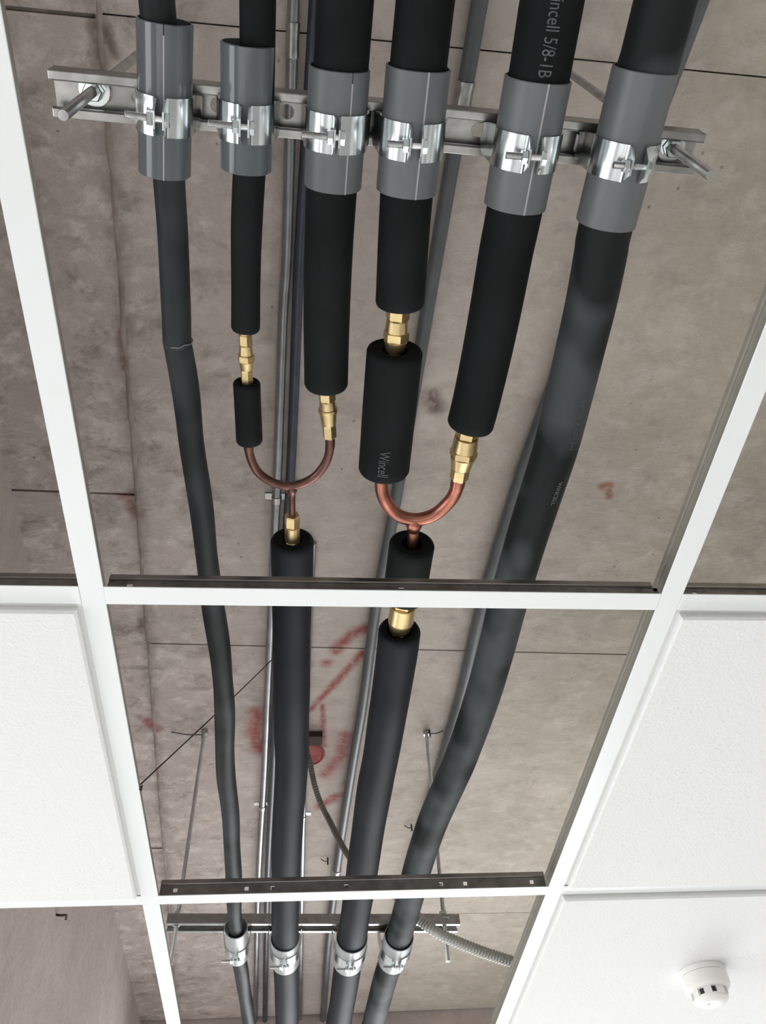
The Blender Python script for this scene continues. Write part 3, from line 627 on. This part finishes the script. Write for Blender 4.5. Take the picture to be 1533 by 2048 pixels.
# ------------------------------------------------------------------ brass fittings
def fitting(a, bb, secs, label):
    """secs: (kind, t0, t1, r0, r1) along the axis from a"""
    root = empty('brass_fitting', mat=axis_matrix(V(*a), V(*bb)))
    for name, kind, t0, t1, r0, r1 in secs:
        m = MB()
        if kind == 'hex': hexp(m, r0, t0, t1, 'y', 0.10, rot=math.pi / 6 + 0.26)
        else:
            d = min(0.0006, (t1 - t0) * 0.2); m.lathe([(t0, r0 - d), (t0 + d, r0), (t1 - d, r1), (t1, r1 - d)], 28, 'y')
        m.build(name, 'brass', root, kind != 'hex', 30)
    tag(root, label, 'brass fitting', 'brass pipe couplings'); return root
fitting((-0.0622, 0.3575, 0.768), (-0.0617, 0.4180, 0.768), [('stub', 'r', 0, 0.003, 0.0062, 0.0062), ('nut', 'hex', 0.003, 0.0150, 0.0072, 0), ('sleeve', 'r', 0.0150, 0.0255, 0.0066, 0.0074), ('collar', 'hex', 0.0255, 0.0330, 0.0092, 0), ('body', 'r', 0.0330, 0.0430, 0.0078, 0.0064), ('end_nut', 'hex', 0.0430, 0.0600, 0.0066, 0)], 'small brass coupling between thin pipe and short thin foam piece')
fitting((0.0215, 0.4165, 0.768), (0.0276, 0.4800, 0.768), [('stub', 'r', 0, 0.005, 0.0080, 0.0080), ('nut', 'hex', 0.005, 0.0170, 0.0094, 0), ('sleeve', 'r', 0.0170, 0.0270, 0.0084, 0.0094), ('collar', 'r', 0.0270, 0.0315, 0.0106, 0.0106), ('body', 'r', 0.0315, 0.0470, 0.0096, 0.0080), ('end_nut', 'hex', 0.0470, 0.0640, 0.0078, 0)], 'brass coupling under the thick third pipe, on the right leg of the smaller copper branch')
fitting((-0.0128, 0.5900, 0.768), (-0.0123, 0.6500, 0.768), [('nut', 'hex', 0, 0.0170, 0.0094, 0), ('body', 'r', 0.0170, 0.0380, 0.0088, 0.0094), ('collar', 'hex', 0.0380, 0.0560, 0.0100, 0)], 'brass coupling on the stem of the smaller copper branch, entering the foam')
fitting((0.0905, 0.3200, 0.768), (0.0912, 0.3880, 0.768), [('stub', 'r', 0, 0.004, 0.0105, 0.0105), ('nut', 'hex', 0.004, 0.0170, 0.0122, 0), ('sleeve', 'r', 0.0170, 0.0300, 0.0112, 0.0122), ('collar', 'hex', 0.0300, 0.0400, 0.0134, 0), ('body', 'r', 0.0400, 0.0530, 0.0122, 0.0098), ('end_nut', 'hex', 0.0530, 0.0680, 0.0080, 0)], 'brass coupling above the short lettered foam piece')
fitting((0.1815, 0.4570, 0.768), (0.1798, 0.5310, 0.768), [('stub', 'r', 0, 0.004, 0.0118, 0.0118), ('nut', 'hex', 0.004, 0.0170, 0.0134, 0), ('sleeve', 'r', 0.0170, 0.0340, 0.0138, 0.0150), ('collar', 'hex', 0.0340, 0.0430, 0.0160, 0), ('body', 'r', 0.0430, 0.0590, 0.0146, 0.0118), ('end_nut', 'hex', 0.0590, 0.0750, 0.0110, 0)], 'large brass coupling on the right leg of the larger copper branch')
fitting((0.1338, 0.7050, 0.768), (0.1322, 0.7920, 0.768), [('nut', 'hex', 0, 0.030, 0.0165, 0), ('sleeve', 'r', 0.030, 0.058, 0.0166, 0.0172), ('body', 'r', 0.058, 0.076, 0.0172, 0.0140), ('end_nut', 'hex', 0.076, 0.092, 0.0130, 0)], 'large brass coupling peeking out below the cross tee')

# ------------------------------------------------------------------ copper branches
def branch(leg, stem, r, mat, label, stem_r):
    path = resample([V(*p) for p in leg], 0.0035); org = path[0].copy(); root = empty('copper_branch', org)
    mid = len(path) // 2
    sweep(MB(), [p - org for p in path], [r] * len(path), 20).build('bend', mat, root)
    cum = 0
    for name, seq in (('socket', path), ('socket', path[::-1])):
        k = 0; s = 0.0; seg = [seq[0]]
        while s < 0.022 and k < len(seq) - 1: s += (seq[k + 1] - seq[k]).length; k += 1; seg.append(seq[k])
        rr = [r * 1.10] * (len(seg) - 2) + [r * 1.06, r * 1.0]
        sweep(MB(), [p - org for p in seg], rr, 20).build(name, mat, root)
    S = resample([V(*p) for p in stem], 0.003); n = len(S)
    L_ = (S[-1] - S[0]).length
    rr = [max(stem_r, r * (1.18 - 2.2 * (i / n))) if i < n * 0.35 else stem_r for i in range(n)]
    sweep(MB(), [p - org for p in S], rr, 20).build('stem', mat, root)
    # brazed saddle where the stem leaves the bend
    d = (S[-1] - S[0]).normalized(); b_ = S[0] - d * r * 0.6
    sweep(MB(), [b_ - org + d * t * r for t in (0, 0.5, 1.0, 1.5, 2.0, 2.6)], [r * q for q in (1.0, 1.22, 1.30, 1.22, 1.02, 0.8)], 20).build('saddle', mat, root)
    tag(root, label, 'copper branch', 'U shaped copper branch joints'); return root
Zc = 0.768
branch([(-0.0614, 0.4800, Zc), (-0.0616, 0.5030, Zc), (-0.0535, 0.5275, Zc), (-0.0395, 0.5410, Zc), (-0.0241, 0.5475, Zc), (-0.0138, 0.5480, Zc), (0.0016, 0.5420, Zc), (0.0151, 0.5305, Zc), (0.0248, 0.5125, Zc), (0.0281, 0.4950, Zc), (0.0276, 0.4750, Zc)], [(-0.0137, 0.5500, Zc), (-0.0127, 0.5960, Zc)], 0.0050, 'copper_brown', 'small dark copper U branch joining two thin pipes at left', 0.0040)
branch([(0.0895, 0.5120, Zc), (0.0905, 0.5480, Zc), (0.1000, 0.5720, Zc), (0.1142, 0.5873, Zc), (0.1350, 0.5930, Zc), (0.1560, 0.5855, Zc), (0.1710, 0.5680, Zc), (0.1785, 0.5490, Zc), (0.1797, 0.5230, Zc)], [(0.1340, 0.5960, Zc), (0.1360, 0.6700, Zc)], 0.0080, 'copper', 'larger shiny copper U branch joining two thick pipes at right', 0.0068)

# ------------------------------------------------------------------ conduits on the slab
S_ = SLAB / 1.2
def conduit(pts, r, mat, label, clips=(), couplings=(), z=None, back=0.8):
    z = z or SLAB - r - 0.0032
    P = [V(p[0] * z / 1.2, p[1] * z / 1.2, z) for p in pts]; d = (P[1] - P[0]).normalized(); P = ([P[0] - d * back] if back else []) + P
    path = resample(P, 0.03); root = empty('conduit', path[0]); org = path[0].copy()
    sweep(MB(), [p - org for p in path], [r] * len(path), 18).build('tube', mat, root)
    def at(y):
        for p, q in zip(path[:-1], path[1:]):
            if q.y >= y: return p.lerp(q, (y - p.y) / (q.y - p.y)) - org, (q - p).normalized()
    for y, kind in couplings:
        p, t = at(y); sweep(MB(), [p + t * s for s in (-0.022, -0.021, -0.016, -0.012, 0.012, 0.016, 0.021, 0.022)], [r * q for q in (1.0, 1.16, 1.2, 1.12, 1.12, 1.2, 1.16, 1.0)], 18).build('coupling', kind, root)
    for y in clips:
        p, t = at(y); m = MB(); sweep(m, [p - t * 0.007, p + t * 0.007], [r + 0.0014] * 2, 18); sd = t.cross(Vector((0, 0, 1))).normalized(); ztop = SLAB + EYE - 0.001 - org.z
        a = p + sd * -0.022; m.box((min(p.x - r - 0.014, p.x), p.y - 0.007, ztop - 0.0016), (p.x + r + 0.014, p.y + 0.007, ztop)); m.build('saddle_clip', 'galv', root)
    tag(root, label, 'conduit', 'conduits fixed to the slab'); return root
conduit([(-0.0264, 0.1204), (-0.0328, 0.4261), (-0.0385, 0.5373), (-0.0475, 0.8436), (-0.06, 1.1593), (-0.0706, 1.4449), (-0.0817, 1.7445), (-0.1040, 2.268), (-0.1295, 3.1819)], 0.0082, 'conduit', 'shiny steel conduit on the slab, left of the conduit pair behind the thin pipes', (0.93, 1.95), ((0.161, 'galv'),))
conduit([(0.0006, 0.1185), (-0.0136, 0.4251), (-0.0166, 0.5362), (-0.0243, 0.8429), (-0.0395, 1.159), (-0.0506, 1.4449), (-0.061, 1.7448), (-0.0779, 2.2693), (-0.0947, 3.1852)], 0.0088, 'conduit_dark', 'dark blue grey conduit on the slab, right of the shiny one', (0.90,))
conduit([(0.0195, 0.987), (0.0162, 1.2829), (0.0171, 1.9435), (0.0282, 3.197)], 0.0078, 'conduit', 'pale conduit on the slab half hidden behind the thick middle pipe', (2.0,), (), None, 0)
conduit([(0.208, 0.1038), (0.2042, 0.1781), (0.1918, 0.4139), (0.1671, 0.9287), (0.1525, 1.1562), (0.1453, 1.4451), (0.1355, 1.6472), (0.1240, 1.9233), (0.1153, 2.1962), (0.1075, 2.6442), (0.1100, 3.2051)], 0.0118, 'conduit_pvc', 'grey conduit on the slab in the middle, behind the larger copper branch', (), ((0.215, 'galv'), (2.285, 'galv')))
conduit([(0.4909, 0.0723), (0.4104, 0.7085), (0.3933, 0.8716), (0.3740, 1.1481), (0.3690, 1.4393), (0.3577, 1.643), (0.2777, 3.2075)], 0.0150, 'conduit_pvc', 'thick grey conduit on the slab half hidden behind the long dusty pipe', (), ())

# ------------------------------------------------------------------ cored hole box, flexible conduit, wires, anchors
hx, hy, hr = 0.0195, 1.735, 0.046
m = MB(); n = 32
prof = [(-0.004, hr + 0.003), (-0.006, hr), (-0.004, hr - 0.004), (0.0095, hr - 0.005)]
m.lathe([(SLAB + EYE + t, r) for t, r in prof], n, 'z', (hx, hy, 0), caps=False); m.add([(hx + (hr - 0.005) * math.cos(2 * math.pi * i / n), hy + (hr - 0.005) * math.sin(2 * math.pi * i / n), SLAB + EYE - 0.0045) for i in range(n)], [tuple(range(n))])
bx = empty('ceiling_box', (0, 0, 0)); m.build('sprayed_plate', 'redhole', bx); MB().box((hx - 0.045, hy - 0.090, SLAB + EYE - 0.018), (hx + 0.040, hy - 0.056, SLAB + EYE + 0.004)).build('recess_shade_block', 'rust_and_shade', bx, False)  # the block's dark colour stands in for shade inside the recess
tag(bx, 'round red sprayed outlet plate with a dark block standing in for its shaded recess', 'outlet box')
def flex(pts, r, mat, label):
    path = resample([V(*p) for p in pts], 0.0015); org = path[0].copy(); root = empty('flexible_conduit', org); rr = []; s = 0.0
    for i, p in enumerate(path):
        if i: s += (p - path[i - 1]).length
        rr.append(r * (1 + 0.11 * math.sin(2 * math.pi * s / 0.0062)))
    sweep(MB(), [p - org for p in path], rr, 14).build('corrugated_tube', mat, root, True, 80)
    sweep(MB(), [path[0] - org, path[10] - org], [r * 1.25] * 2, 14).build('end_fitting', 'galv', root)
    tag(root, label, 'flexible conduit', 'corrugated conduits'); return root
flex([(0.018, 1.708, 1.262), (0.030, 1.722, 1.235), (0.042, 1.748, 1.19), (0.058, 1.775, 1.155), (0.078, 1.783, 1.115), (0.1148, 1.7335, 1.0), (0.150, 1.70, 0.93), (0.168, 1.72, 0.90)], 0.0068, 'flex_dark', 'grey corrugated conduit dropping from the red plate behind the thickest pipe')
flex([(0.150, 1.550, 0.836), (0.190, 1.575, 0.827), (0.222, 1.598, 0.812), (0.249, 1.612, 0.785), (0.2857, 1.611, 0.755), (0.3449, 1.627, 0.735), (0.4048, 1.642, 0.720), (0.450, 1.645, 0.708), (0.52, 1.62, 0.680), (0.62, 1.58, 0.642), (0.75, 1.56, 0.637)], 0.0105, 'flex', 'pale grey corrugated conduit curving from the far strut to the right tile')
def wire(a, bb, r, label, sag=0.0):
    A, B = V(*a), V(*bb); mid = (A + B) / 2 + Vector((0, 0, -sag)); path = resample([A, mid, B], 0.04); root = empty('hanger_wire', A)
    sweep(MB(), [p - A for p in path], [r] * len(path), 8).build('wire', 'wire', root)
    e = MB(); sweep(e, [path[-1] - A + Vector((0.004 * math.cos(g), 0.003 * math.sin(g), -g * 0.0006)) for g in [i * 0.5 for i in range(26)]], [r] * 26, 6); e.build('twist', 'wire', root)
    tag(root, label, 'wire', 'hanger wires'); return root
wire((-0.0124, 1.3164, SLAB), (-0.2066, 0.9517, 0.648), 0.0011, 'thin dark hanger wire slanting from the slab to the left main tee', 0.004)
def stub(x, y, label, arm):
    root = empty('anchor_hook', V(x, y, SLAB)); MB().lathe([(-0.022, 0.0022), (0.0, 0.0022)], 8).build('shank', 'wire', root)
    sweep(MB(), [Vector((0, 0, -0.012)), Vector((arm * 0.5, 0.002, -0.010)), Vector((arm, 0.0, -0.004))], [0.0013] * 3, 6).build('wire_end', 'wire', root)
    tag(root, label, 'anchor', 'small anchors left in the slab'); return root
stub(0.3036 * S_, 1.9468 * S_, 'small wire anchor in the slab beside the long dusty pipe', -0.02)
stub(0.0880 * S_, 2.104 * S_, 'small wire anchor in the slab beside the middle grey conduit', -0.02)
stub(0.3075 * S_, 1.552 * S_, 'small wire anchor at the top of the right far rod', 0.035)
stub(-0.2180 * S_, 1.552 * S_, 'small wire anchor at the top of the left far rod', -0.075)
hk = empty('steel_hook', V(-0.545, 1.913, 0.965)); sweep(MB(), resample([Vector((0, 0, 0)), Vector((0.012, 0.0, -0.002)), Vector((0.020, 0.012, 0.004)), Vector((0.016, 0.034, 0.006))], 0.004), [0.0028] * len(resample([Vector((0, 0, 0)), Vector((0.012, 0.0, -0.002)), Vector((0.020, 0.012, 0.004)), Vector((0.016, 0.034, 0.006))], 0.004)), 8).build('bent_bar', 'rust_and_shade', hk)
tag(hk, 'bent rusty steel hook on the brown beam side at lower left', 'steel hook')

# ------------------------------------------------------------------ smoke detector
DX, DY = 0.7115, 1.4500; dz0 = GRID - 0.0078
d = empty('smoke_detector', V(DX, DY, dz0)); d.scale = (0.87, 0.87, 1.0)
MB().lathe([(0.0, 0.0465), (-0.0075, 0.0465), (-0.0090, 0.0450)], 48).build('base_plate', 'plastic', d)
MB().lathe([(-0.0085, 0.0430), (-0.0100, 0.0462), (-0.0240, 0.0462), (-0.0300, 0.0445), (-0.0335, 0.0400), (-0.0345, 0.0345)], 48).build('housing', 'plastic', d)
MB().lathe([(-0.030, 0.0300), (-0.046, 0.0300)], 32).build('chamber', 'vent', d)
MB().lathe([(-0.0435, 0.0300), (-0.0440, 0.0338), (-0.0480, 0.0325), (-0.0520, 0.0260), (-0.0530, 0.0120), (-0.0530, 0.0001)], 48).build('cap', 'plastic', d)
for i in range(8):
    g = 2 * math.pi * (i + 0.42) / 8; m = MB(); t = 0.0075; c, s = math.cos(g), math.sin(g); v = []
    for zz in (-0.0335, -0.0450):
        for rr, tt in ((0.0295, -t), (0.0352, -t), (0.0352, t), (0.0295, t)): v.append((rr * c - tt * s, rr * s + tt * c, zz))
    obj('rib', v, [(0, 1, 2, 3), (4, 7, 6, 5), (0, 4, 5, 1), (1, 5, 6, 2), (2, 6, 7, 3), (3, 7, 4, 0)], 'plastic', d, False)
MB().box((-0.010, -0.004, -0.0535), (-0.0075, 0.004, -0.0525)).build('indicator_light', 'seam', d, False)
tag(d, 'round white smoke detector with dark vents on the lower right tile', 'smoke detector')
